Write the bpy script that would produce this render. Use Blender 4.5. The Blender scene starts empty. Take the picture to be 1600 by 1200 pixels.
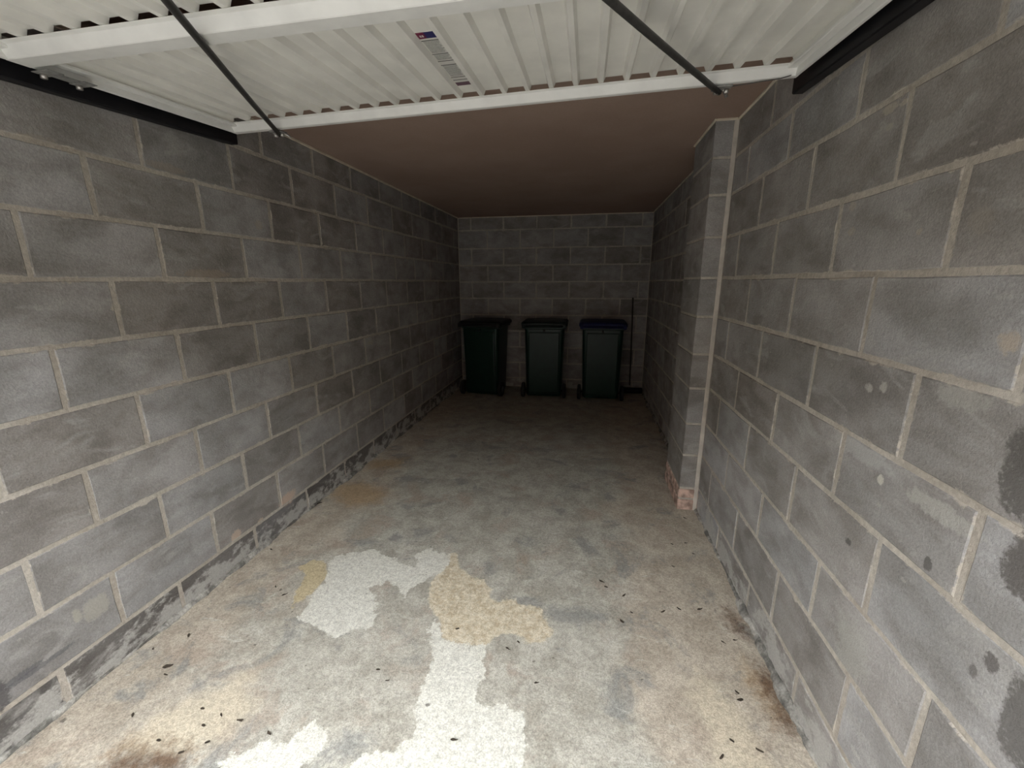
import bpy, bmesh, math, random
import numpy as np
from mathutils import Vector, Matrix

random.seed(7)
SC = bpy.context.scene
COL = SC.collection

# ------------------------------------------------------------------ camera
FPX = 652.37
YAW, PITCH, ROLL = 0.1721, 0.2403, -0.0038
CAM = np.array([1.7905, 0.0, 1.480])
_cy, _sy = math.cos(YAW), math.sin(YAW)
_F = np.array([-_sy, _cy, 0.0]); _R = np.array([_cy, _sy, 0.0]); _U = np.array([0, 0, 1.0])
_F2 = _F * math.cos(PITCH) - _U * math.sin(PITCH)
_U2 = _U * math.cos(PITCH) + _F * math.sin(PITCH)
R3 = _R * math.cos(ROLL) + _U2 * math.sin(ROLL)
U3 = _U2 * math.cos(ROLL) - _R * math.sin(ROLL)
cam = bpy.data.cameras.new('camera')
cam.sensor_width = 36.0
cam.lens = FPX / 1600 * 36.0
cam.clip_start = 0.02
camo = bpy.data.objects.new('camera', cam)
COL.objects.link(camo)
camo.matrix_world = Matrix(((R3[0], U3[0], -_F2[0], CAM[0]), (R3[1], U3[1], -_F2[1], CAM[1]),
                            (R3[2], U3[2], -_F2[2], CAM[2]), (0, 0, 0, 1)))
SC.camera = camo

def pix(u, v, ax, val):
    """pixel of the 1600x1200 photograph -> point on the plane coordinate[ax] = val"""
    d = _F2 + R3 * (u - 800) / FPX - U3 * (v - 600) / FPX
    return CAM + d * (val - CAM[ax]) / d[ax]

# ------------------------------------------------------------------ light
world = bpy.data.worlds.new('overcast_sky')
SC.world = world
world.use_nodes = True
bg = world.node_tree.nodes['Background']
bg.inputs[0].default_value = (0.96, 0.98, 1.0, 1)
bg.inputs[1].default_value = 1.0
SC.view_settings.view_transform = 'Standard'
SC.view_settings.look = 'None'
SC.view_settings.gamma = 1.0
SC.view_settings.use_curve_mapping = False
SC.view_settings.exposure = 3.5
SC.cycles.diffuse_bounces = 8
SC.cycles.max_bounces = 12

# ------------------------------------------------------------------ node helper
class NT:
    def __init__(s, name):
        s.m = bpy.data.materials.new(name); s.m.use_nodes = True
        s.t = s.m.node_tree; s.b = s.t.nodes['Principled BSDF']
        s.b.inputs['Specular IOR Level'].default_value = 0.25
        s._pos = None
    def n(s, typ, **k):
        nd = s.t.nodes.new(typ)
        for a, v in k.items(): setattr(nd, a, v)
        return nd
    def put(s, sock, v):
        if isinstance(v, bpy.types.NodeSocket): s.t.links.new(v, sock)
        elif isinstance(v, (tuple, list)) and len(v) == 3 and sock.type == 'RGBA': sock.default_value = (*v, 1)
        else: sock.default_value = v
    @property
    def pos(s):
        if s._pos is None: s._pos = s.n('ShaderNodeNewGeometry').outputs['Position']
        return s._pos
    def math(s, op, a, b=0.0, c=0.0, clamp=False):
        nd = s.n('ShaderNodeMath', operation=op, use_clamp=clamp)
        s.put(nd.inputs[0], a); s.put(nd.inputs[1], b); s.put(nd.inputs[2], c)
        return nd.outputs[0]
    def vmath(s, op, a, b):
        nd = s.n('ShaderNodeVectorMath', operation=op)
        s.put(nd.inputs[0], a); s.put(nd.inputs[1], b)
        return nd
    def noise(s, scale, detail=3, rough=0.55, vec=None, dist=0.0):
        nd = s.n('ShaderNodeTexNoise')
        s.put(nd.inputs['Vector'], s.pos if vec is None else vec)
        nd.inputs['Scale'].default_value = scale; nd.inputs['Detail'].default_value = detail
        nd.inputs['Roughness'].default_value = rough; nd.inputs['Distortion'].default_value = dist
        return nd.outputs[0]
    def ramp(s, x, lo, hi, a=0.0, b=1.0):
        nd = s.n('ShaderNodeMapRange', interpolation_type='SMOOTHSTEP')
        s.put(nd.inputs[0], x); s.put(nd.inputs[1], lo); s.put(nd.inputs[2], hi)
        s.put(nd.inputs[3], a); s.put(nd.inputs[4], b)
        return nd.outputs[0]
    def mix(s, f, a, b, mode='MIX'):
        nd = s.n('ShaderNodeMix', data_type='RGBA', blend_type=mode)
        s.put(nd.inputs[0], f); s.put(nd.inputs[6], a); s.put(nd.inputs[7], b)
        return nd.outputs[2]
    def scaled(s, v):
        return s.vmath('MULTIPLY', s.pos, v).outputs[0]
    def color(s, c): s.put(s.b.inputs['Base Color'], c)
    def bump(s, h, strength=0.4, dist=0.01):
        nd = s.n('ShaderNodeBump'); nd.inputs['Strength'].default_value = strength
        nd.inputs['Distance'].default_value = dist
        s.put(nd.inputs['Height'], h); s.t.links.new(nd.outputs[0], s.b.inputs['Normal'])
    def rough(s, r): s.put(s.b.inputs['Roughness'], r)

def plain(name, col, rough=0.6, metal=0.0, var=0.12, nscale=25, bump=0.0, spec=0.3):
    t = NT(name)
    nz = t.noise(nscale, 4)
    dark = tuple(c * (1 - var) for c in col); lite = tuple(min(1, c * (1 + var)) for c in col)
    t.color(t.mix(t.ramp(nz, .3, .7), dark, lite))
    t.rough(rough); t.b.inputs['Metallic'].default_value = metal
    t.b.inputs['Specular IOR Level'].default_value = spec
    if bump: t.bump(t.noise(nscale * 6, 3), bump, .004)
    return t.m

def blobs(t, c, lst, ax, val):
    """stains with a shape of their own: (u, v, ru, rv, colour, strength, squareness)"""
    wob = t.math('ADD', t.math('MULTIPLY', t.noise(22, 4, .65), .5), t.math('MULTIPLY', t.noise(95, 4, .7), .6))
    for (u, v, ru, rv, colr, k, pw) in lst:
        p = pix(u, v, ax, val)
        ry = abs((pix(u + ru, v, ax, val) - p)[1 if ax != 1 else 0]); rz = abs((pix(u, v + rv, ax, val) - p)[2])
        d = t.vmath('SUBTRACT', t.pos, tuple(float(x) for x in p)).outputs[0]
        sp = t.n('ShaderNodeSeparateXYZ'); t.put(sp.inputs[0], d)
        a = t.math('POWER', t.math('ABSOLUTE', t.math('DIVIDE', sp.outputs[1 if ax != 1 else 0], float(ry))), pw)
        b = t.math('POWER', t.math('ABSOLUTE', t.math('DIVIDE', sp.outputs[2], float(rz))), pw)
        s = t.math('ADD', t.math('ADD', a, b), t.math('MULTIPLY', t.math('SUBTRACT', wob, .5), 3.6))
        c = t.mix(t.ramp(s, .55, 1.3, k, 0.0), c, colr)
    return c

XR = 2.567
RIGHT_STAINS = [(1625, 750, 85, 85, (.105, .098, .09), .85, 4), (1610, 890, 62, 62, (.11, .10, .092), .85, 3),
                (1610, 1140, 72, 90, (.12, .113, .105), .85, 4), (1548, 1035, 17, 17, (.11, .10, .095), .8, 2),
                (1520, 1048, 10, 14, (.11, .10, .095), .7, 2), (1450, 882, 8, 12, (.1, .095, .09), .8, 2),
                (1325, 846, 6, 6, (.1, .095, .09), .8, 2),
                (1577, 535, 22, 23, (.44, .38, .31), .8, 2), (1358, 606, 7, 8, (.45, .43, .39), .8, 2),
                (1381, 604, 7, 10, (.45, .43, .39), .8, 2), (1376, 749, 6, 10, (.55, .53, .47), .9, 2),
                (1436, 362, 5, 6, (.40, .36, .31), .8, 2), (1332, 322, 6, 8, (.40, .36, .31), .7, 2), (1330, 362, 6, 7, (.40, .36, .31), .7, 2),
                (1470, 800, 95, 20, (.46, .45, .41), .6, 2), (1345, 705, 70, 18, (.44, .44, .42), .5, 2), (1330, 1010, 40, 60, (.42, .42, .38), .45, 2),
                (1500, 620, 60, 22, (.42, .41, .37), .5, 2), (1390, 170, 14, 8, (.42, .38, .32), .8, 2), (1412, 160, 6, 5, (.42, .38, .32), .8, 2),
                (1389, 198, 6, 6, (.40, .37, .32), .7, 2), (1530, 345, 22, 26, (.34, .31, .27), .5, 2)]
LEFT_STAINS = [(448, 778, 14, 11, (.55, .42, .33), .8, 2), (368, 836, 9, 9, (.55, .42, .33), .7, 2),
               (406, 814, 6, 5, (.52, .42, .33), .7, 2), (60, 1043, 75, 5, (.10, .10, .11), .6, 2),
               (25, 1061, 60, 6, (.10, .10, .11), .6, 2), (0, 1090, 22, 28, (.09, .085, .085), .8, 2),
               (150, 948, 24, 20, (.40, .38, .33), .6, 3), (120, 962, 9, 14, (.42, .40, .34), .6, 2),
               (320, 428, 40, 8, (.36, .30, .24), .6, 2), (60, 218, 30, 8, (.33, .29, .24), .5, 2), (402, 352, 6, 8, (.40, .36, .31), .7, 2),
               (258, 262, 30, 8, (.34, .29, .24), .5, 2), (576, 535, 6, 4, (.40, .37, .31), .6, 2)]

def block_material(name, stains=None, ax=0, val=0.0, dirty=0.0, bleed=.9, tone=1.0):
    t = NT(name)
    rnd = t.n('ShaderNodeObjectInfo').outputs['Random']
    base = t.mix(rnd, (.245, .238, .230), (.365, .364, .363))
    if tone != 1.0: base = t.mix(1.0, base, (tone, tone * .98, tone * .97), 'MULTIPLY')
    rnd2 = t.math('FRACT', t.math('MULTIPLY', rnd, 17.31))
    base = t.mix(t.math('MULTIPLY', rnd2, .55), base, tuple(tone * q for q in (.265, .24, .215)))
    big = t.noise(3.1, 4, .6)
    base = t.mix(t.ramp(big, .38, .66), base, t.mix(1.0, base, (1.28, 1.28, 1.29), 'MULTIPLY'))
    mid = t.noise(5.0, 5, .6, t.scaled((1, 1, 1.9)), .3)
    base = t.mix(t.ramp(mid, .36, .68, 0, .8), base, t.mix(1.0, base, (.68, .66, .635), 'MULTIPLY'))
    # mortar wiped over the face
    sm = t.noise(4.7, 6, .6, t.scaled((1, 1, 2.2)), .8)
    base = t.mix(t.ramp(sm, .54, .70, 0, .6), base, (.40, .39, .37))
    # pale salts low on the wall, in ragged patches
    sz = t.n('ShaderNodeSeparateXYZ'); t.put(sz.inputs[0], t.pos)
    salt = t.math('ADD', t.noise(7.5, 6, .7, t.scaled((1, 1, 1.6))), t.ramp(sz.outputs[2], 0.0, .30 + dirty, .20 + dirty * .1, -.2))
    base = t.mix(t.ramp(salt, .60, .72, 0, .8), base, (.47, .46, .43))
    grain = t.noise(150, 4, .7)
    base = t.mix(t.ramp(grain, .35, .68), t.mix(1.0, base, (.88, .88, .88), 'MULTIPLY'), t.mix(1.0, base, (1.09, 1.09, 1.08), 'MULTIPLY'))
    chips = t.noise(34, 3, .5)
    base = t.mix(t.ramp(chips, .70, .76, 0, .5), base, (.42, .40, .36))
    g = t.n('ShaderNodeSeparateXYZ'); t.put(g.inputs[0], t.n('ShaderNodeTexCoord').outputs['Generated'])
    def edge(o, w):
        return t.math('MULTIPLY', t.math('MINIMUM', o, t.math('SUBTRACT', 1.0, o)), w)
    d = t.math('MINIMUM', edge(g.outputs[0], .43), edge(g.outputs[2], .21))
    wv = t.math('ADD', t.math('MULTIPLY', t.math('SUBTRACT', t.noise(11, 3, .6), .52), .05), t.math('MULTIPLY', t.math('SUBTRACT', t.noise(80, 5, .75), .5), .030))
    base = t.mix(t.ramp(t.math('SUBTRACT', d, wv), -.001, .0055, bleed, 0), base, (.47, .425, .365))
    if stains: base = blobs(t, base, stains, ax, val)
    t.color(base); t.rough(.92)
    t.b.inputs['Specular IOR Level'].default_value = .12
    h = t.math('ADD', t.math('MULTIPLY', grain, .6), t.math('MULTIPLY', t.noise(48, 4, .65), .8))
    t.bump(h, .55, .006)
    return t.m

def mortar_material(name, stains=None, ax=0, val=0.0):
    t = NT(name)
    c = t.mix(t.ramp(t.noise(5, 4), .3, .7), (.46, .415, .355), (.56, .52, .455))
    c = t.mix(t.ramp(t.noise(60, 4, .7), .35, .7), t.mix(1.0, c, (.78, .78, .78), 'MULTIPLY'), c)
    if stains: c = blobs(t, c, stains, ax, val)
    t.color(c); t.rough(.95); t.b.inputs['Specular IOR Level'].default_value = .1
    t.bump(t.noise(90, 4, .7), .6, .006)
    return t.m

M = {}
M['block_left'] = block_material('concrete_block_left', LEFT_STAINS, 0, 0.0)
M['block_right'] = block_material('concrete_block_right', RIGHT_STAINS, 0, XR, .12)
M['block'] = block_material('concrete_block')
M['block_pier'] = block_material('concrete_block_pier', bleed=0.0)
M['block_plinth'] = block_material('dark_plinth_block', LEFT_STAINS[:6], 0, 0.0, .05, tone=.5)
M['mortar_left'] = mortar_material('mortar_left', LEFT_STAINS[3:6], 0, 0.0)
M['mortar_right'] = mortar_material('mortar_right', RIGHT_STAINS[1:3], 0, XR)
M['mortar'] = mortar_material('mortar')
M['white_paint'] = plain('white_painted_steel', (.80, .80, .77), .45, 0, .05, 9)
M['sheet'] = plain('white_ribbed_steel', (.80, .79, .74), .5, 0, .06, 6)
M['black_steel'] = plain('black_painted_steel', (.008, .008, .010), .5, 0, .2, 20)
M['rod'] = plain('grey_steel_rod', (.085, .083, .08), .5, .6, .15, 30)
M['galv'] = plain('galvanised_steel', (.27, .27, .26), .5, .25, .3, 60)
M['bolt'] = plain('zinc_bolt', (.55, .53, .50), .35, .8, .15, 60)
M['bead'] = plain('cream_bead', (.66, .60, .48), .7, 0, .12, 12)
M['sealant'] = plain('peach_sealant', (.54, .50, .44), .8, 0, .12, 14, .3)
M['bin_green'] = plain('dark_green_plastic', (.002, .020, .0125), .36, 0, .15, 14, .06, .3)
M['bin_lid_black'] = plain('black_plastic', (.010, .009, .009), .5, 0, .2, 14, .1)
M['bin_lid_green'] = plain('green_black_plastic', (.006, .014, .012), .5, 0, .2, 14, .1)
M['bin_lid_blue'] = plain('navy_plastic', (.010, .013, .062), .55, 0, .2, 14, .1, .2)
M['rubber'] = plain('black_rubber', (.02, .02, .02), .8, 0, .2, 20)
M['hub'] = plain('grey_hub', (.12, .12, .12), .6, 0, .2, 20)
M['cable'] = plain('dark_brown_cable', (.05, .042, .036), .6, 0, .2, 20)
M['dark_pipe'] = plain('black_pipe', (.008, .008, .009), .5, 0, .2, 20)
M['leaf'] = plain('dry_leaf', (.045, .035, .025), .9, 0, .5, 60)
M['brick'] = plain('salted_brick', (.46, .33, .27), .9, 0, .45, 22, .4)
M['outer'] = plain('outside_brick', (.105, .08, .068), .9, 0, .2, 6, .3)
M['tarmac'] = plain('driveway_concrete', (.20, .195, .185), .9, 0, .15, 3, .4)
M['label_white'] = plain('label_white', (.62, .61, .57), .5, 0, .03, 9)
M['label_navy'] = plain('label_navy', (.03, .03, .12), .5, 0, .05, 9)
M['label_red'] = plain('label_red', (.17, .025, .06), .5, 0, .05, 9)
M['label_purple'] = plain('label_purple', (.12, .06, .085), .5, 0, .1, 40)
M['label_grey'] = plain('label_grey', (.33, .33, .31), .5, 0, .2, 160)
M['label_ink'] = plain('label_ink', (.10, .10, .095), .5, 0, .1, 40)

def ceiling_material():
    t = NT('bare_plasterboard')
    c = t.mix(t.ramp(t.noise(1.6, 3), .3, .7), (.33, .235, .19), (.38, .28, .23))
    c = t.mix(t.ramp(t.noise(90, 3, .7), .3, .7), t.mix(1.0, c, (.93, .93, .93), 'MULTIPLY'), c)
    t.color(c); t.rough(.8); t.bump(t.noise(120, 3), .1, .002)
    return t.m
M['ceiling'] = ceiling_material()

def fillet_material():
    t = NT('crumbly_mortar')
    c = t.mix(t.ramp(t.noise(7, 5, .65), .40, .62), (.15, .145, .13), (.52, .50, .45))
    c = t.mix(t.ramp(t.noise(60, 4, .7), .35, .7), t.mix(1.0, c, (.7, .7, .7), 'MULTIPLY'), c)
    t.color(c); t.rough(.95); t.bump(t.noise(60, 4, .7), .8, .01)
    return t.m
M['fillet'] = fillet_material()

def floor_material():
    t = NT('stained_concrete_floor')
    def at(nm):
        nd = t.n('ShaderNodeAttribute'); nd.attribute_name = nm
        return nd.outputs['Fac']
    n1 = t.noise(2.2, 5, .6); n2 = t.noise(7, 9, .72, None, .25); n3 = t.noise(28, 6, .75); n4 = t.noise(190, 4, .75)
    grey = t.mix(t.ramp(n2, .36, .64), (.33, .31, .26), (.47, .45, .39))
    warm = t.mix(t.ramp(n2, .36, .64), (.37, .32, .255), (.50, .445, .365))
    side = t.math('ADD', t.math('MULTIPLY', t.math('SUBTRACT', n1, .5), 1.6), at('edge'))
    c = t.mix(t.ramp(side, .25, .7), grey, warm)
    pk = t.noise(3.4, 6, .65, t.vmath('ADD', t.pos, (3.1, 8.2, 0)).outputs[0], .5)
    c = t.mix(t.ramp(pk, .52, .66, 0, .65), c, (.36, .295, .235))
    gr = t.noise(4.1, 6, .65, t.vmath('ADD', t.pos, (9.1, 1.2, 0)).outputs[0], .5)
    c = t.mix(t.ramp(gr, .54, .66, 0, .8), c, (.25, .25, .232))
    sc = t.noise(6, 5, .6, t.scaled((1.2, 3.5, 1)), 1.0)
    c = t.mix(t.ramp(sc, .60, .72, 0, .55), c, (.56, .54, .48))
    wob = t.math('ADD', t.math('MULTIPLY', t.math('SUBTRACT', n2, .5), .055),
                 t.math('MULTIPLY', t.math('SUBTRACT', n3, .5), .075))
    def stain(c, nm, colr, k, w0, w1, wk=1.0):
        s = t.math('ADD', at(nm), t.math('MULTIPLY', wob, wk))
        return t.mix(t.ramp(s, w0, w1, 0, k), c, colr)
    c = stain(c, 'orange', (.42, .27, .12), .55, -.04, .10, 2.2)
    c = stain(c, 'cream', (.55, .485, .37), .8, -.03, .06, 1.6)
    c = stain(c, 'brown', (.10, .055, .03), .85, -.06, .05, 2.5)
    c = stain(c, 'yellow', (.50, .41, .24), .8, -.006, .008)
    tan = t.mix(t.ramp(n3, .35, .65), (.46, .38, .26), (.64, .58, .45))
    c = stain(c, 'tan', tan, .95, -.006, .008)
    wht = t.mix(t.ramp(n3, .30, .6), (.55, .535, .47), (.64, .63, .56))
    c = stain(c, 'white', wht, .97, -.005, .005)
    pit = t.math('MULTIPLY', t.ramp(n4, .34, .62, .72, 1.08), t.ramp(t.noise(75, 5, .75), .36, .60, .80, 1.06))
    cm = t.n('ShaderNodeCombineColor'); [t.put(cm.inputs[i], pit) for i in range(3)]
    c = t.mix(1.0, c, cm.outputs[0], 'MULTIPLY')
    spots = t.noise(26, 2, .5, t.vmath('ADD', t.pos, (1.7, 5.2, 0)).outputs[0])
    c = t.mix(t.ramp(spots, .72, .77, 0, .7), c, (.07, .06, .05))
    t.color(c)
    t.rough(t.ramp(n2, .3, .7, .75, .92)); t.b.inputs['Specular IOR Level'].default_value = .2
    t.bump(t.math('ADD', t.math('MULTIPLY', n4, .5), n3), .45, .006)
    return t.m
M['floor'] = floor_material()

# ------------------------------------------------------------------ object helpers
def tag(o, label=None, cat=None, group=None, kind=None):
    if label: o['label'] = label
    if cat: o['category'] = cat
    if group: o['group'] = group
    if kind: o['kind'] = kind
    return o

def link(name, mesh, mat=None, parent=None):
    o = bpy.data.objects.new(name, mesh); COL.objects.link(o)
    if mat is not None and not mesh.materials: mesh.materials.append(mat)
    if parent is not None: o.parent = parent
    return o

def empty(name, loc, rz=0.0):
    o = bpy.data.objects.new(name, None); COL.objects.link(o)
    o.location = loc; o.rotation_euler = (0, 0, rz); o.empty_display_size = .1
    return o

def mesh_from(name, v, f, smooth=False):
    m = bpy.data.meshes.new(name); m.from_pydata([tuple(map(float, p)) for p in v], [], f); m.update()
    if smooth:
        for p in m.polygons: p.use_smooth = True
    return m

def box_data(x0, x1, y0, y1, z0, z1):
    v = [(x0, y0, z0), (x1, y0, z0), (x1, y1, z0), (x0, y1, z0), (x0, y0, z1), (x1, y0, z1), (x1, y1, z1), (x0, y1, z1)]
    f = [(0, 3, 2, 1), (4, 5, 6, 7), (0, 1, 5, 4), (1, 2, 6, 5), (2, 3, 7, 6), (3, 0, 4, 7)]
    return v, f

def box_mesh(name, b, bevel=0.0, seg=1):
    v, f = box_data(*b); m = mesh_from(name, v, f)
    if bevel:
        bm = bmesh.new(); bm.from_mesh(m)
        bmesh.ops.bevel(bm, geom=bm.edges[:], offset=bevel, segments=seg, profile=.6, affect='EDGES')
        bm.to_mesh(m); bm.free()
    return m

def tube_mesh(name, pts, r, seg=10, cap=True):
    pts = [Vector(p) for p in pts]; v = []; f = []
    for i, p in enumerate(pts):
        d = (pts[min(i + 1, len(pts) - 1)] - pts[max(i - 1, 0)]).normalized()
        a = d.cross(Vector((0, 0, 1)) if abs(d.z) < .9 else Vector((1, 0, 0))).normalized(); b = d.cross(a)
        for k in range(seg):
            an = 2 * math.pi * k / seg
            v.append(p + a * r * math.cos(an) + b * r * math.sin(an))
    for i in range(len(pts) - 1):
        for k in range(seg):
            k2 = (k + 1) % seg
            f.append((i * seg + k, i * seg + k2, (i + 1) * seg + k2, (i + 1) * seg + k))
    if cap:
        f.append(tuple(range(seg - 1, -1, -1))); f.append(tuple((len(pts) - 1) * seg + k for k in range(seg)))
    return mesh_from(name, v, f, True)

def loft_mesh(name, rings, cap0=True, cap1=True, smooth=False):
    n = len(rings[0]); v = [p for r in rings for p in r]; f = []
    for i in range(len(rings) - 1):
        for k in range(n):
            k2 = (k + 1) % n
            f.append((i * n + k, i * n + k2, (i + 1) * n + k2, (i + 1) * n + k))
    if cap0: f.append(tuple(range(n - 1, -1, -1)))
    if cap1: f.append(tuple((len(rings) - 1) * n + k for k in range(n)))
    return mesh_from(name, v, f, smooth)

# ------------------------------------------------------------------ room dimensions
ZC = 2.325          # ceiling
YB = 5.83           # back wall
Y0 = 0.30           # inner face of the garage opening
XB_L, XB_R = 0.035, 2.600
XFAR = 2.595
OPP_H = 5.4         # height of the unseen buildings outside, tuned to block low sky

# ------------------------------------------------------------------ floor
def poly_sdf(P, poly):
    poly = np.array(poly); A = poly; B = np.roll(poly, -1, 0)
    d2 = np.full(len(P), 1e9); ins = np.zeros(len(P), bool)
    for a, b in zip(A, B):
        e = b - a; w = P - a
        h = np.clip((w @ e) / max(e @ e, 1e-12), 0, 1)
        d2 = np.minimum(d2, ((w - h[:, None] * e) ** 2).sum(1))
        c = (a[1] > P[:, 1]) != (b[1] > P[:, 1])
        with np.errstate(divide='ignore', invalid='ignore'):
            xi = (b[0] - a[0]) * (P[:, 1] - a[1]) / (b[1] - a[1]) + a[0]
        ins ^= c & (P[:, 0] < xi)
    d = np.sqrt(d2)
    return np.where(ins, d, -d)

def on_floor(q, org=(0, 0), s=1.0):
    return [tuple(pix(org[0] + x / s, org[1] + y / s, 2, 0.0)[:2]) for x, y in q]

Z11 = ((350, 800), 2.909)
WHITE = [
    [(470, 230), (520, 195), (600, 180), (690, 165), (715, 190), (775, 205), (800, 235), (870, 250), (885, 225), (870, 195), (905, 170), (945, 165), (975, 185), (1020, 190), (1030, 230), (985, 270), (930, 295), (900, 320), (850, 350), (820, 385), (800, 350), (745, 315), (690, 330), (660, 345), (690, 390), (690, 450), (685, 510), (650, 530), (600, 520), (545, 545), (505, 570), (450, 540), (390, 500), (330, 480), (380, 420), (430, 340), (470, 290)],
    [(960, 480), (985, 500), (990, 565), (1050, 590), (1120, 600), (1190, 600), (1180, 680), (1190, 750), (1145, 790), (1140, 850), (1180, 875), (1250, 870), (1300, 900), (1360, 905), (1370, 1000), (1370, 1080), (1340, 1164), (1300, 1300), (540, 1300), (580, 1140), (620, 1095), (720, 1080), (800, 1060), (860, 1000), (880, 900), (900, 800), (930, 700), (970, 660), (945, 620), (950, 580), (925, 540)],
    [(370, 950), (420, 945), (465, 975), (460, 1060), (400, 1100), (330, 1164), (280, 1300), (-60, 1300), (-20, 1130), (60, 1085), (180, 1045), (290, 1050), (340, 990)]]
YELLOW = [[(340, 250), (400, 215), (465, 225), (475, 290), (420, 345), (370, 385), (320, 435), (305, 430), (330, 350), (370, 290)]]
TAN = [[(1000, 200), (1060, 180), (1070, 250), (1120, 290), (1180, 300), (1210, 350), (1205, 390), (1250, 405), (1285, 385), (1330, 400), (1360, 425), (1440, 425), (1465, 490), (1500, 545), (1450, 580), (1390, 590), (1340, 555), (1290, 545), (1240, 560), (1190, 605), (1120, 605), (1050, 595), (985, 570), (975, 480), (930, 420), (930, 330), (970, 290)]]
CREAM = [[(0, 780), (60, 720), (150, 700), (165, 740), (110, 780), (175, 850), (150, 920), (70, 970), (0, 1040), (-250, 1130), (-480, 1090), (-300, 900), (-120, 820)],
         [(2150, 700), (2260, 760), (2420, 980), (2560, 1250), (2250, 1250), (2180, 1000), (2080, 820)]]
BROWN = [[(-480, 1090), (-280, 1075), (-180, 1090), (-220, 1190), (-560, 1200)],
         [(2430, 690), (2510, 760), (2600, 900), (2640, 1010), (2540, 960), (2450, 800)],
         [(2290, 440), (2330, 480), (2380, 560), (2320, 520)]]
ORANGE = [[(480, -130), (640, -150), (760, -100), (720, -40), (560, -20), (470, -70)], [(640, -240), (860, -260), (800, -200), (640, -190)],
          [(2350, 640), (2480, 760), (2580, 930), (2500, 960), (2340, 760)], [(-420, 980), (-150, 1000), (-120, 1100), (-300, 1150), (-560, 1120)]]

def build_floor():
    st = .018
    xs = np.arange(-.12, 2.72, st); ys = np.arange(Y0 - .1, YB + .12, st)
    X, Y = np.meshgrid(xs, ys); n = len(xs); m = len(ys)
    rs = np.random.RandomState(3)
    Zr = np.zeros_like(X)
    for k in range(14):
        a, b, p = rs.uniform(-5, 5), rs.uniform(-5, 5), rs.uniform(0, 6)
        Zr += np.sin(a * X + b * Y + p) * .0007
    v = np.stack([X.ravel(), Y.ravel(), Zr.ravel() - .004], 1)
    idx = np.arange(n * m).reshape(m, n)
    f = np.stack([idx[:-1, :-1].ravel(), idx[:-1, 1:].ravel(), idx[1:, 1:].ravel(), idx[1:, :-1].ravel()], 1)
    # a slab: skirt and underside
    vb = [(xs[0], ys[0], -.15), (xs[-1], ys[0], -.15), (xs[-1], ys[-1], -.15), (xs[0], ys[-1], -.15)]
    N = len(v); allv = v.tolist() + vb; ff = f.tolist()
    ff.append([N + 3, N + 2, N + 1, N])
    ff.append(idx[0, ::-1].tolist() + [N, N + 1]); ff.append(idx[-1, :].tolist() + [N + 2, N + 3])
    ff.append(idx[:, 0].tolist() + [N + 3, N]); ff.append(idx[::-1, -1].tolist() + [N + 1, N + 2])
    me = mesh_from('floor', allv, ff)
    P = v[:, :2]
    def att(nm, polys):
        d = np.max([poly_sdf(P, on_floor(q, *Z11)) for q in polys], 0)
        a = me.attributes.new(nm, 'FLOAT', 'POINT')
        a.data.foreach_set('value', np.concatenate([d, [-1] * 4]).astype(np.float32))
    att('white', WHITE); att('yellow', YELLOW); att('tan', TAN); att('cream', CREAM); att('brown', BROWN); att('orange', ORANGE)
    e = np.clip(1 - P[:, 0] / .75, 0, 1) + np.clip((P[:, 0] - 1.75) / .6, 0, 1)
    a = me.attributes.new('edge', 'FLOAT', 'POINT')
    a.data.foreach_set('value', np.concatenate([e, [0] * 4]).astype(np.float32))
    for p in me.polygons: p.use_smooth = True
    return tag(link('floor', me, M['floor']), 'worn grey concrete garage floor with white and tan stains', 'floor', kind='structure')
build_floor()
tag(link('driveway', box_mesh('driveway', (-9, 11, -16, Y0 - .1, -.15, -.006)), M['tarmac']),
    'concrete driveway outside the garage opening', 'driveway', kind='structure')

# ------------------------------------------------------------------ block walls
_cache = {}
def block_mesh(w, h, var):
    """face of one block: local x along wall, z up, front at y = 0, body behind at +y"""
    key = (round(w, 3), round(h, 3), var)
    if key in _cache: return _cache[key]
    rs = random.Random(hash(key) & 0xffff)
    nx = 3 if w > .2 else 1
    per = []
    hw, hh = w / 2, h / 2
    for i in range(nx): per.append((-hw + w * i / nx, -hh))
    for i in range(2): per.append((hw, -hh + h * i / 2))
    for i in range(nx): per.append((hw - w * i / nx, hh))
    for i in range(2): per.append((-hw, hh - h * i / 2))
    j = [(x + rs.uniform(-.0022, .0022), z + rs.uniform(-.0022, .0022)) for x, z in per]
    ins = [(x * (1 - .005 / max(hw, .02)), z * (1 - .005 / hh)) for x, z in j]
    rings = [[(x, .0, z) for x, z in ins], [(x, .0035, z) for x, z in j], [(x, .06, z) for x, z in j]]
    m = loft_mesh('block', rings, True, False)
    _cache[key] = m
    return m

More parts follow.
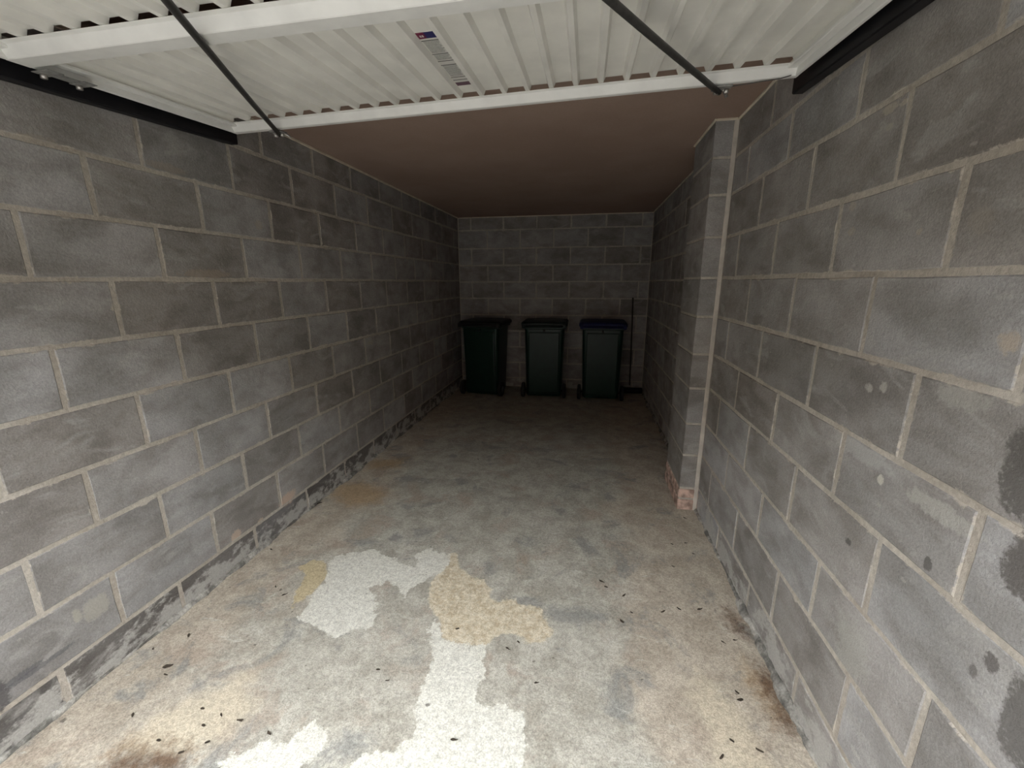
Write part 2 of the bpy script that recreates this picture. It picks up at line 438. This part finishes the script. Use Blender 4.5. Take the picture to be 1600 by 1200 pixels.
def face_blocks(wall, P0, P1, courses, mat, u0=0.0, name='block', jw=.0125, gap=.45, foot=None):
    wallmat = mat
    P0 = Vector((*P0, 0)); P1 = Vector((*P1, 0)); d = (P1 - P0); L = d.length; d.normalize()
    ang = math.atan2(d.y, d.x)
    for ci, (z0, z1, off) in enumerate(courses):
        mat = foot if (foot is not None and ci == 0) else wallmat
        js = [0.0]; u = off % gap
        while u < L - 1e-6:
            if u > .03: js.append(u)
            u += gap
        if L - js[-1] < .03 and len(js) > 1: js.pop()
        js.append(L)
        for a, b in zip(js[:-1], js[1:]):
            w = b - a - jw; h = z1 - z0 - jw
            me = block_mesh(round(w / .004) * .004, h, random.randrange(3))
            key = mat.name
            if me.materials and me.materials[0].name != key:
                k2 = (me.name, key)
                if k2 not in _cache:
                    mm = me.copy(); mm.materials.clear(); _cache[k2] = mm
                me = _cache[k2]
            o = link(name, me, mat, wall)
            c = P0 + d * ((a + b) / 2)
            nrm = Vector((d.y, -d.x, 0))          # towards the room
            c += nrm * random.uniform(-.0012, .0012)
            o.location = (c.x, c.y, (z0 + z1) / 2)
            o.rotation_euler = (0, random.uniform(-.003, .003), ang)

def wall_slab(name, P0, P1, label, mat, thick=.10, z1=ZC + .02, rec=.0022):
    P0 = Vector((*P0, 0)); P1 = Vector((*P1, 0)); d = (P1 - P0).normalized(); n = Vector((d.y, -d.x, 0))
    a = P0 - n * rec; b = P1 - n * rec; c = P1 - n * thick; e = P0 - n * thick
    v = [(*p.xy, -.05) for p in (a, b, c, e)] + [(*p.xy, z1) for p in (a, b, c, e)]
    f = [(3, 2, 1, 0), (4, 5, 6, 7), (0, 1, 5, 4), (1, 2, 6, 5), (2, 3, 7, 6), (3, 0, 4, 7)]
    return tag(link(name, mesh_from(name, v, f), mat), label, 'wall', kind='structure')

def courses(zj, offs):
    """zj: joint heights from the floor up; offs: (even, odd) distance of the first joint"""
    return [(a, b, offs[i % 2]) for i, (a, b) in enumerate(zip(zj[:-1], zj[1:]))]

# left wall: seen from inside left to right runs from near to far -> P0 near
ZL = [-.005, .148, .378, .594, .816, 1.044, 1.269, 1.494, 1.713, 1.930, 2.153, ZC]
wl = wall_slab('wall_left', (-.004, Y0 - .1), (XB_L, YB + .1), 'left side wall of grey concrete blocks with beige mortar', M['mortar_left'])
face_blocks(wl, (-.004, Y0), (XB_L, YB), courses(ZL, (.906 - Y0, 1.122 - Y0)), M['block_left'], foot=M['block_plinth'])
# back wall
ZB = [-.005, .128, .353, .578, .803, 1.028, 1.255, 1.477, 1.698, 1.920, 2.158, ZC]
wb = wall_slab('wall_back', (XB_L - .1, YB), (XB_R + .1, YB), 'dark far end wall of grey concrete blocks behind the bins', M['mortar'])
face_blocks(wb, (XB_L, YB), (XB_R, YB), courses(ZB, (.217 - XB_L, .443 - XB_L)), M['block'])
# right wall, near part (seen from inside left to right runs far -> near)
PY0, PY1, PX = 2.672, 3.122, 2.448
ZR = [-.005, .155, .384, .598, .830, 1.045, 1.272, 1.496, 1.722, 1.945, 2.135, ZC]
wr = wall_slab('wall_right', (XR, PY0 + .1), (XR, Y0 - .1), 'near right wall of grey concrete blocks with dark damp stains', M['mortar_right'])
face_blocks(wr, (XR, PY0), (XR, Y0), courses(ZR, ((PY0 - .877) % .45, (PY0 - 1.105) % .45)), M['block_right'])
# right wall, far part behind the pier
ZF = [-.005, .14, .368, .588, .815, 1.036, 1.263, 1.486, 1.71, 1.932, 2.146, ZC]
wf = wall_slab('wall_right_rear', (XB_R, YB + .1), (XFAR, PY1 - .1), 'dark right wall of concrete blocks between pier and far corner', M['mortar'])
face_blocks(wf, (XB_R, YB), (XFAR, PY1), courses(ZF, (.30, .075)), M['block'])

# pier: blocks and two courses of salted brick at the foot
pier = tag(link('wall_pier', box_mesh('wall_pier', (PX + .0025, 2.66, PY0 + .0025, PY1 - .0025, -.05, ZC + .01)), M['mortar']),
           'narrow concrete block pier projecting from the right wall', 'pier', kind='structure')
ZP = [.152] + ZR[2:]
for a, b in zip(ZP[:-1], ZP[1:]):
    me = box_mesh('pier_block', (PX, 2.66, PY0, PY1, a + .0055, b - .0055), .004)
    link('block', me, M['block_pier'], pier)
for z0, z1 in ((-.01, .072), (.078, .147)):
    for y0, y1 in ((PY0, PY0 + .215), (PY0 + .225, PY1)):
        link('brick', box_mesh('brick', (PX - .004, 2.66, y0 - .004 * (y0 == PY0), y1, z0 + .004, z1 - .003), .005), M['brick'], pier)
tag(link('trim_1', box_mesh('sealant', (XR - .026, XR - .001, PY0 - .006, PY0 + .01, -.004, ZC), .003), M['sealant']),
    'pale peach sealant strip running up the corner of the pier', 'sealant strip', kind='structure')

# ceiling and its cream edge bead
tag(link('ceiling', box_mesh('ceiling', (-.10, 2.72, Y0 - .1, YB + .1, ZC, ZC + .10)), M['ceiling']),
    'plain pinkish brown plasterboard ceiling above the bins', 'ceiling', kind='structure')
s = .011
def bead(i, b, label):
    tag(link('trim_%d' % i, box_mesh('bead', b, .002), M['bead']), label, 'edge bead', kind='structure')
v, f = box_data(0, s, Y0, YB, ZC - s, ZC)
v = [(x - .004 + (XB_L + .004) * (y - Y0) / (YB - Y0), y, z) for x, y, z in v]
tag(link('trim_2', mesh_from('bead', v, f), M['bead']), 'thin cream bead where the left wall meets the ceiling', 'edge bead', kind='structure')
bead(3, (XB_L + s, XB_R - s, YB - s, YB, ZC - s, ZC), 'thin cream bead where the far wall meets the ceiling')
bead(4, (XFAR - s, XFAR, PY1 + .001, YB - .001, ZC - s, ZC), 'thin cream bead along the ceiling beyond the pier')
bead(5, (PX - s, PX, PY0 - s, PY1, ZC - s, ZC), 'thin cream bead along the inner side of the pier top')
bead(6, (PX + .0005, XR - s, PY0 - s, PY0, ZC - s, ZC), 'short cream bead across the front of the pier top')
bead(7, (XR - s, XR, Y0, PY0 - .001, ZC - s, ZC), 'thin cream bead along the ceiling over the near right wall')

# crumbly mortar at the foot of the walls
def fillet(i, y0, y1, xw, sgn, wid, hgt, seed, label):
    rs = np.random.RandomState(seed); n = int((y1 - y0) / .02); rings = []
    ph = rs.uniform(0, 6, 8)
    for k in range(n + 1):
        y = y0 + (y1 - y0) * k / n
        g = .55 + .3 * math.sin(y * 5.1 + ph[0]) + .25 * math.sin(y * 13 + ph[1]) + .2 * math.sin(y * 31 + ph[2]) + rs.uniform(-.15, .15)
        g = max(.12, g); xx = xw(y); w = wid * g; h = hgt * max(.2, g + rs.uniform(-.2, .2))
        rings.append([(xx - sgn * .003, y, -.012), (xx + sgn * w, y, -.012), (xx + sgn * w * .62, y, h * .35), (xx + sgn * w * .25, y, h * .8), (xx - sgn * .003, y, h)])
    if sgn < 0: rings = [r[::-1] for r in rings]
    tag(link('trim_%d' % i, loft_mesh('fillet', rings[::-1], smooth=True), M['fillet']), label, 'mortar fillet', kind='structure')
fillet(8, Y0, YB - .02, lambda y: -.004 + (XB_L + .004) * (y - Y0) / (YB - Y0), 1, .026, .020, 4, 'crumbly pale mortar fillet along the foot of the left wall')
fillet(9, Y0, PY0 - .01, lambda y: XR, -1, .030, .026, 9, 'crumbly mortar fillet along the foot of the near right wall')
fillet(10, PY1 + .01, YB - .02, lambda y: XFAR, -1, .03, .025, 12, 'low mortar fillet along the foot of the wall beyond the pier')

# front of the garage, behind the camera
tag(link('wall_front', box_mesh('lintel', (-.30, 2.87, Y0 - .2, Y0 - .1, 2.22, 2.75)), M['outer']),
    'brick lintel over the garage opening behind the viewer', 'lintel', kind='structure')
for i, (x0, x1) in enumerate(((-9, -.12), (2.74, 11))):
    tag(link('wall_facade_%s' % 'ab'[i], box_mesh('facade', (x0, x1, Y0 - .2, Y0 - .1, -.05, 2.75)), M['outer']),
        'brick frontage beside the garage opening, %s side' % ('left', 'right')[i], 'wall', kind='structure')
# unseen building across the driveway, placed and sized to keep the rear dark
tag(link('wall_opposite', box_mesh('opposite', (-12, 14, -8.0, -7.2, -.05, OPP_H)), M['outer']),
    'unseen brick building across the driveway, placed to block low sky', 'building', kind='structure')
for i, (x0, x1) in enumerate(((-9.6, -9.0), (11.0, 11.6))):  # unseen side masses, added to cut low sky light on the upper walls
    tag(link('wall_sky_screen_%s' % 'ab'[i], box_mesh('sky_screen', (x0, x1, -7.2, Y0 - .2, -.05, OPP_H)), M['outer']),
        'unseen brick mass added along the %s side of the driveway to block low sky' % ('left', 'right')[i], 'building', kind='structure')

# ------------------------------------------------------------------ up-and-over door, open
ZF_, K_ = 2.18, .075
DX0, DX1, DLEN = .09, 2.50, 2.05
def dm(x, t, dz):
    sk = .062 * max(0.0, 1 - max(t, 0) / 1.13)
    return (x, 2.0 - sk * (x - DX0) - t, ZF_ + dz - K_ * t)
def dbox(name, x0, x1, t0, t1, d0, d1, mat, parent, nx=1, bevel=.0025):
    v, f = [], []
    m = box_mesh(name, (x0, x1, t0, t1, d0, d1), bevel)
    for q in m.vertices: q.co = dm(q.co.x, q.co.y, q.co.z)
    bm = bmesh.new(); bm.from_mesh(m); bmesh.ops.recalc_face_normals(bm, faces=bm.faces[:]); bm.to_mesh(m); bm.free()
    return link(name, m, mat, parent)

door = tag(empty('garage_door', dm(1.295, 2.0, 0)), 'white ribbed steel up-and-over garage door standing open overhead', 'garage door')
door_loc = Vector(door.location)
def adopt(o):
    o.matrix_parent_inverse = Matrix.Translation(-door_loc)
    return o
PITCH_R = .0946; S0 = .162
def sheet(name, t0, t1):
    """ribbed sheet: wide pans with narrow ridges hanging below them; thickness 2 mm"""
    prof = [(DX0 + .012, .055)]
    for k in range(26):
        xc = S0 - PITCH_R / 2 + k * PITCH_R          # ridge centre
        for dx, dz in ((-.016, .055), (-.008, .036), (.008, .036), (.016, .055)):
            if DX0 + .014 < xc + dx < DX1 - .014: prof.append((xc + dx, dz))
    prof.append((DX1 - .012, .055))
    nt = 6; v = []; f = []; n = len(prof)
    for lay, off in ((0, 0.0), (1, .002)):
        for i in range(nt + 1):
            t = t0 + (t1 - t0) * i / nt
            for x, z in prof: v.append(dm(x, t, z + off))
    L = (nt + 1) * n
    for i in range(nt):
        for k in range(n - 1):
            a, b, c, d = i * n + k, i * n + k + 1, (i + 1) * n + k + 1, (i + 1) * n + k
            f.append((a, b, c, d)); f.append((L + d, L + c, L + b, L + a))
    for k in range(n - 1):
        f.append((k, L + k, L + k + 1, k + 1)); q = nt * n + k; f.append((q, q + 1, L + q + 1, L + q))
    for i in range(nt):
        a, d = i * n, (i + 1) * n; f.append((a, d, L + d, L + a)); a += n - 1; d += n - 1; f.append((a, L + a, L + d, d))
    m = mesh_from(name, v, f)
    return adopt(link(name, m, M['sheet'], door))
sheet('ribbed_panel', .048, .83)
sheet('ribbed_panel', .880, DLEN - .012)

def rail(name, t0, t1, lip, dtop=.034):
    """folded rail: underside from t0 to t1, a sloping near face up to the ridges with a lip"""
    prof = [(t0, .001), (t0 + .003, 0), (t1 - .003, 0), (t1, .002), (t1 + lip * .55, dtop - .004), (t1 + lip, dtop - .001), (t1 + lip, dtop + .0005), (t0, dtop + .0005)]
    rings = []
    for i in range(13):
        x = DX0 + .003 + (DX1 - DX0 - .006) * i / 12
        rings.append([dm(x, t, z) for t, z in prof])
    m = loft_mesh(name, rings)
    bm = bmesh.new(); bm.from_mesh(m); bmesh.ops.recalc_face_normals(bm, faces=bm.faces[:]); bm.to_mesh(m); bm.free()
    return adopt(link(name, m, M['white_paint'], door))
rail('top_rail', 0.0, .030, .030)
rail('middle_rail', .800, .862, .030, .034)
rail('bottom_rail', DLEN - .05, DLEN - .012, .012)
for nm, x0, x1, xo in (('side_rail', DX0, DX0 + .014, 1), ('side_rail', DX1 - .014, DX1, -1)):
    adopt(dbox(nm, x0, x1, .0, DLEN, .001, .060, M['white_paint'], door))
for x0, x1 in ((DX0 + .015, DX0 + .045), (DX1 - .045, DX1 - .015)):
    adopt(dbox('side_flange', x0, x1, .032, DLEN - .03, .022, .034, M['white_paint'], door))
# lock bars running to the latches at the top corners
for xa, ta, xb, tb in ((.312, -.028, 1.21, 1.76), (2.258, -.035, 1.37, 1.67)):
    pts = [dm(xa + (xb - xa) * k / 8, ta + (tb - ta) * k / 8, -.012) for k in range(9)]
    adopt(link('lock_bar', tube_mesh('lock_bar', pts, .0100, 10), M['rod'], door))
    la = adopt(dbox('latch', xa - .028, xa + .034, -.040, .014, -.007, -.001, M['galv'], door, bevel=.001))
    for dx in (-.016, .020):
        q = Vector(dm(xa + dx, -.018, -.006))
        h = tube_mesh('bolt', [q, q + Vector((0, 0, -.016))], .009, 8); adopt(link('bolt', h, M['bolt'], door))
    q = Vector(dm(xa + .012, -.03, -.003))
    h = tube_mesh('latch_tongue', [q, q + Vector((.014, .022, -.006)), q + Vector((.022, .03, -.016))], .006, 8)
    adopt(link('latch_tongue', h, M['bolt'], door))
adopt(dbox('lock_case', 1.20, 1.38, 1.66, 1.80, -.012, .034, M['galv'], door))
# thin cable along the right end of the top rail
pts = [dm(x, t, d) for x, t, d in ((2.285, -.006, -.004), (2.34, .008, -.004), (2.40, .022, -.004), (2.44, .03, -.004), (2.472, .034, .002))]
adopt(link('cable', tube_mesh('cable', pts, .0016, 6), M['rod'], door))
# hinge bracket on the left edge
br = adopt(dbox('hinge_bracket', DX0 + .000, DX0 + .036, .665, .79, -.006, -.001, M['galv'], door, bevel=.001))
for t0, t1 in ((.66, .70), (.755, .80)):
    adopt(dbox('hinge_tab', DX0 - .004, DX0 + .062, t0, t1, -.009, -.0062, M['galv'], door, bevel=.001))
    q = Vector(dm(DX0 + .01, (t0 + t1) / 2, -.009))
    adopt(link('bolt', tube_mesh('bolt', [q, q + Vector((0, 0, -.012))], .009, 8), M['bolt'], door))
# printed label stuck in one pan
lx0, lx1 = 1.301, 1.364
pan = [S0 + k * PITCH_R for k in range(25)]
pc = min(pan, key=lambda p: abs(p - (lx0 + lx1) / 2)); 
lx0, lx1 = pc - .0295, pc + .0295
def strip(name, t0, t1, mat, lift, xa=0.0, xb=1.0):
    x0 = lx0 + (lx1 - lx0) * xa; x1 = lx0 + (lx1 - lx0) * xb
    return adopt(dbox(name, x0, x1, t0, t1, .0545 - lift - .0006, .0547 - lift, mat, door, bevel=0))
LT0, LT1 = .140, .600
lab = strip('label', LT0, LT1, M['label_white'], 0); lab['label'] = 'long white instruction label with navy and red head'
def lp(name, a, b, mat, xa=0, xb=1, lift=.0007):
    T = lambda s_: LT1 + (LT0 - LT1) * s_
    o = strip(name, T(b), T(a), mat, lift, xa, xb); o.parent = lab
    o.matrix_parent_inverse = Matrix.Identity(4)
    return o
lp('label_head', 0.0, .085, M['label_navy'], .42, 1); lp('label_badge', 0.0, .085, M['label_red'], 0, .42)
lp('label_lettering', .035, .06, M['label_white'], .12, .2, .0014); lp('label_lettering', .035, .06, M['label_white'], .24, .32, .0014)
lp('label_foot', .925, 1.0, M['label_purple'], 0, 1)
for a in (.115, .335, .465, .54, .80, .865): lp('label_rule', a, a + .009, M['label_ink'])
for a, b in ((.135, .325), (.355, .455), (.555, .79)):
    k = a
    while k < b - .012:
        lp('text_line', k, k + .009, M['label_grey'], .06, random.uniform(.8, .96)); k += .019

# ------------------------------------------------------------------ black door tracks on the side walls
def track(xw, sgn, yend, zend, label):
    prof = [(0, .004), (.004, 0), (.036, 0), (.040, .004), (.040, .066), (.036, .070), (.004, .070), (0, .066)]
    rings = []
    for y in (Y0 + .02, yend):
        rings.append([(xw + sgn * (p + .004), y, zend - K_ * (yend - y) * 1.05 + q) for p, q in prof])
    m = loft_mesh('door_track', rings)
    bm = bmesh.new(); bm.from_mesh(m); bmesh.ops.recalc_face_normals(bm, faces=bm.faces[:]); bm.to_mesh(m); bm.free()
    root = tag(empty('door_track', (xw, Y0, zend)), label, 'track')
    o = link('channel', m, M['black_steel'], root); o.matrix_parent_inverse = Matrix.Translation(-Vector(root.location))
    for y in (Y0 + .35, Y0 + 1.05):      # wall cleats above the channel
        z = zend - K_ * (yend - y) * 1.05 + .071
        a, b_ = sorted((xw + sgn * .0005, xw + sgn * .034))
        c = link('wall_cleat', box_mesh('wall_cleat', (a, b_, y, y + .03, z, z + .03), .002), M['black_steel'], root)
        c.matrix_parent_inverse = Matrix.Translation(-Vector(root.location))
track(0.006, 1, 2.045, 2.150, 'black steel door track along the top of the left wall')
track(XR - .002, -1, 1.925, 2.155, 'black steel door track along the top of the right wall')

# ------------------------------------------------------------------ wheelie bins
def rrect(w, d, r, z, y0=0.0, seg=4):
    """rounded rectangle, x centred, y from y0 to y0 + d"""
    pts = []
    for cx, cy, a0 in ((w / 2 - r, y0 + d - r, 0), (-w / 2 + r, y0 + d - r, 90), (-w / 2 + r, y0 + r, 180), (w / 2 - r, y0 + r, 270)):
        for k in range(seg + 1):
            a = math.radians(a0 + 90 * k / seg); pts.append((cx + r * math.cos(a), cy + r * math.sin(a), z))
    return pts

def make_bin(loc, rz, lidmat, label):
    b = tag(empty('wheelie_bin', loc, rz), label, 'bin', 'wheelie bins against the far wall')
    # handle side at y = 0 facing the viewer
    rings = [rrect(.44, .38, .04, .025, .045), rrect(.455, .395, .04, .05, .04), rrect(.475, .435, .045, .45, .03), rrect(.495, .475, .045, .86, .02), rrect(.50, .485, .045, .905, .02)]
    body = link('body', loft_mesh('body', rings), M['bin_green'], b)
    link('rim', loft_mesh('rim', [rrect(.505, .49, .045, .895, .018), rrect(.545, .53, .05, .905, -.002), rrect(.55, .535, .05, .945, -.005), rrect(.51, .50, .045, .950, .012)]), M['bin_green'], b)
    # raised panel on the handle side
    link('face_panel', box_mesh('face_panel', (-.195, .195, .008, .05, .07, .86), .012, 2), M['bin_green'], b)
    lid = link('lid', loft_mesh('lid', [rrect(.575, .555, .05, .935, -.015), rrect(.585, .565, .055, .945, -.02), rrect(.585, .565, .055, .972, -.02), rrect(.55, .53, .06, .990, -.003), rrect(.36, .36, .08, 1.003, .08)]), lidmat, b)
    lip = link('lid_lip', box_mesh('lid_lip', (-.06, .06, .545, .575, .94, .965), .008, 2), lidmat, lid)
    for sx in (-1, 1):
        link('hinge_lug', box_mesh('hinge_lug', (sx * .255 - .022, sx * .255 + .022, -.055, .02, .915, .965), .010, 2), lidmat, b)
        w = loft_mesh('wheel', [[(sx * (.246 + x), .058 + rr * math.cos(a), .098 + rr * math.sin(a)) for a in [2 * math.pi * k / 24 for k in range(24)]]
                                for x, rr in ((0, .085), (.006, .097), (.036, .097), (.042, .085))])
        bm = bmesh.new(); bm.from_mesh(w); bmesh.ops.recalc_face_normals(bm, faces=bm.faces[:]); bm.to_mesh(w); bm.free()
        wo = link('wheel', w, M['rubber'], b)
        hb = tube_mesh('hub', [(sx * .286, .058, .098), (sx * .294, .058, .098)], .045, 16); link('hub', hb, M['hub'], wo)
    link('handle', tube_mesh('handle', [(-.25, -.042, .938), (.25, -.042, .938)], .014, 10), lidmat, b)
    link('axle', tube_mesh('axle', [(-.25, .058, .098), (.25, .058, .098)], .010, 8), M['rod'], b)
    link('front_foot', box_mesh('front_foot', (-.17, .17, .33, .42, 0.0, .045), .006), M['bin_green'], b)
    link('catch', box_mesh('catch', (-.012, .012, -.003, .022, .865, .895), .004), M['rubber'], b)
    return b
make_bin((.460, 5.222, 0), math.radians(-6), M['bin_lid_black'], 'dark green wheelie bin with black lid in the left far corner')
make_bin((1.290, 5.235, 0), math.radians(1), M['bin_lid_green'], 'green wheelie bin with greenish black lid, middle of the three')
make_bin((2.015, 5.225, 0), math.radians(-1), M['bin_lid_blue'], 'green wheelie bin with navy blue lid nearest the right wall')

# cable down the far wall and black pipe on the floor beside the blue lidded bin
tag(link('wall_cable', tube_mesh('wall_cable', [(2.405, YB - .012, 1.27), (2.415, YB - .012, .95), (2.425, YB - .012, .55), (2.435, YB - .012, .08)], .010, 8), M['cable']),
    'dark thin cable running down the far wall beside the blue lidded bin', 'cable')
pp = tag(empty('drain_pipe', (2.32, 5.62, 0)), 'short black pipe lying on the floor in the far right corner', 'pipe')
for nm, x0, x1, r, mt in (('pipe_body', 0, .262, .040, 'dark_pipe'), ('pipe_collar', .0, .05, .044, 'dark_pipe')):
    link(nm, tube_mesh(nm, [(x0, .05, .0442), (x1, .05, .0442)], r, 18), M[mt], pp)

# ------------------------------------------------------------------ leaf crumbs on the floor
def crumb_mesh(seed):
    rs = random.Random(seed); n = 7; v = [(0, 0, .18)]; f = []
    for k in range(n):
        a = 2 * math.pi * k / n; r = rs.uniform(.55, 1.1)
        v.append((math.cos(a) * r, math.sin(a) * r * .55, rs.uniform(.02, .32)))
    for k in range(n): f.append((0, 1 + k, 1 + (k + 1) % n))
    m0 = len(v)
    v += [(x * .95, y * .95, 0.0) for x, y, z in v]
    f += [(m0, m0 + 1 + (k + 1) % n, m0 + 1 + k) for k in range(n)]
    f += [(1 + k, m0 + 1 + k, m0 + 1 + (k + 1) % n, 1 + (k + 1) % n) for k in range(n)]
    return mesh_from('leaf_crumb', v, f)
CM = [crumb_mesh(s_) for s_ in range(5)]
def crumbs(org, sc_, lst):
    for x, y, r in lst:
        p = pix(org[0] + x / sc_, org[1] + y / sc_, 2, 0.0)
        if not (.06 < p[0] < 2.5): continue
        o = link('leaf_crumb', random.choice(CM), M['leaf'])
        o.location = (p[0], p[1], .0)
        o.scale = (r * 1.3, r * .8, r * .6); o.rotation_euler = (0, 0, random.uniform(-.9, .9))
        tag(o, 'small dark crumb of dry leaf on the concrete floor', 'leaf crumb', 'dark leaf crumbs scattered over the floor')
crumbs((0, 850), 3.4277, [(890, 700, .010), (1010, 490, .011), (885, 490, .013), (760, 580, .009), (700, 630, .009), (520, 780, .010), (430, 820, .011), (850, 1050, .010), (970, 1115, .011), (1110, 1060, .010), (1290, 945, .008), (1185, 915, .008), (1090, 970, .010), (1085, 880, .010), (710, 915, .009), (1255, 145, .010), (1175, 210, .013), (1325, 100, .010), (820, 560, .008)])
crumbs((800, 800), 3.0, [(880, 455, .013), (785, 455, .012), (710, 465, .013), (515, 512, .013), (525, 390, .012), (420, 325, .014), (440, 350, .012), (1070, 880, .013), (1055, 845, .010), (1045, 600, .009), (990, 610, .009), (1165, 1120, .012), (1030, 1070, .010), (985, 1145, .012), (750, 150, .010), (815, 145, .010), (850, 195, .009), (755, 255, .009), (560, 470, .009), (115, 800, .009), (30, 608, .009), (810, 28, .011)])
crumbs(*Z11, [(235, 340, .009), (275, 375, .012), (700, 715, .010), (745, 765, .008), (205, 1005, .010), (75, 945, .011), (1060, 530, .011), (1290, 620, .010), (1045, 1035, .011), (50, 270, .011), (215, 170, .011)])
for (u, v_, r, label) in ((261, 1041, .021, 'largest dark leaf scrap lying near the left wall'), (498, 786, .024, 'dark pebble-like lump beside the foot of the left wall')):
    p = pix(u, v_, 2, 0.0)
    o = link('leaf_scrap', crumb_mesh(90 + u), M['leaf']); o.location = (p[0], p[1], 0)
    o.scale = (r, r * .8, r * .6); o.rotation_euler = (0, 0, .5); tag(o, label, 'leaf scrap')
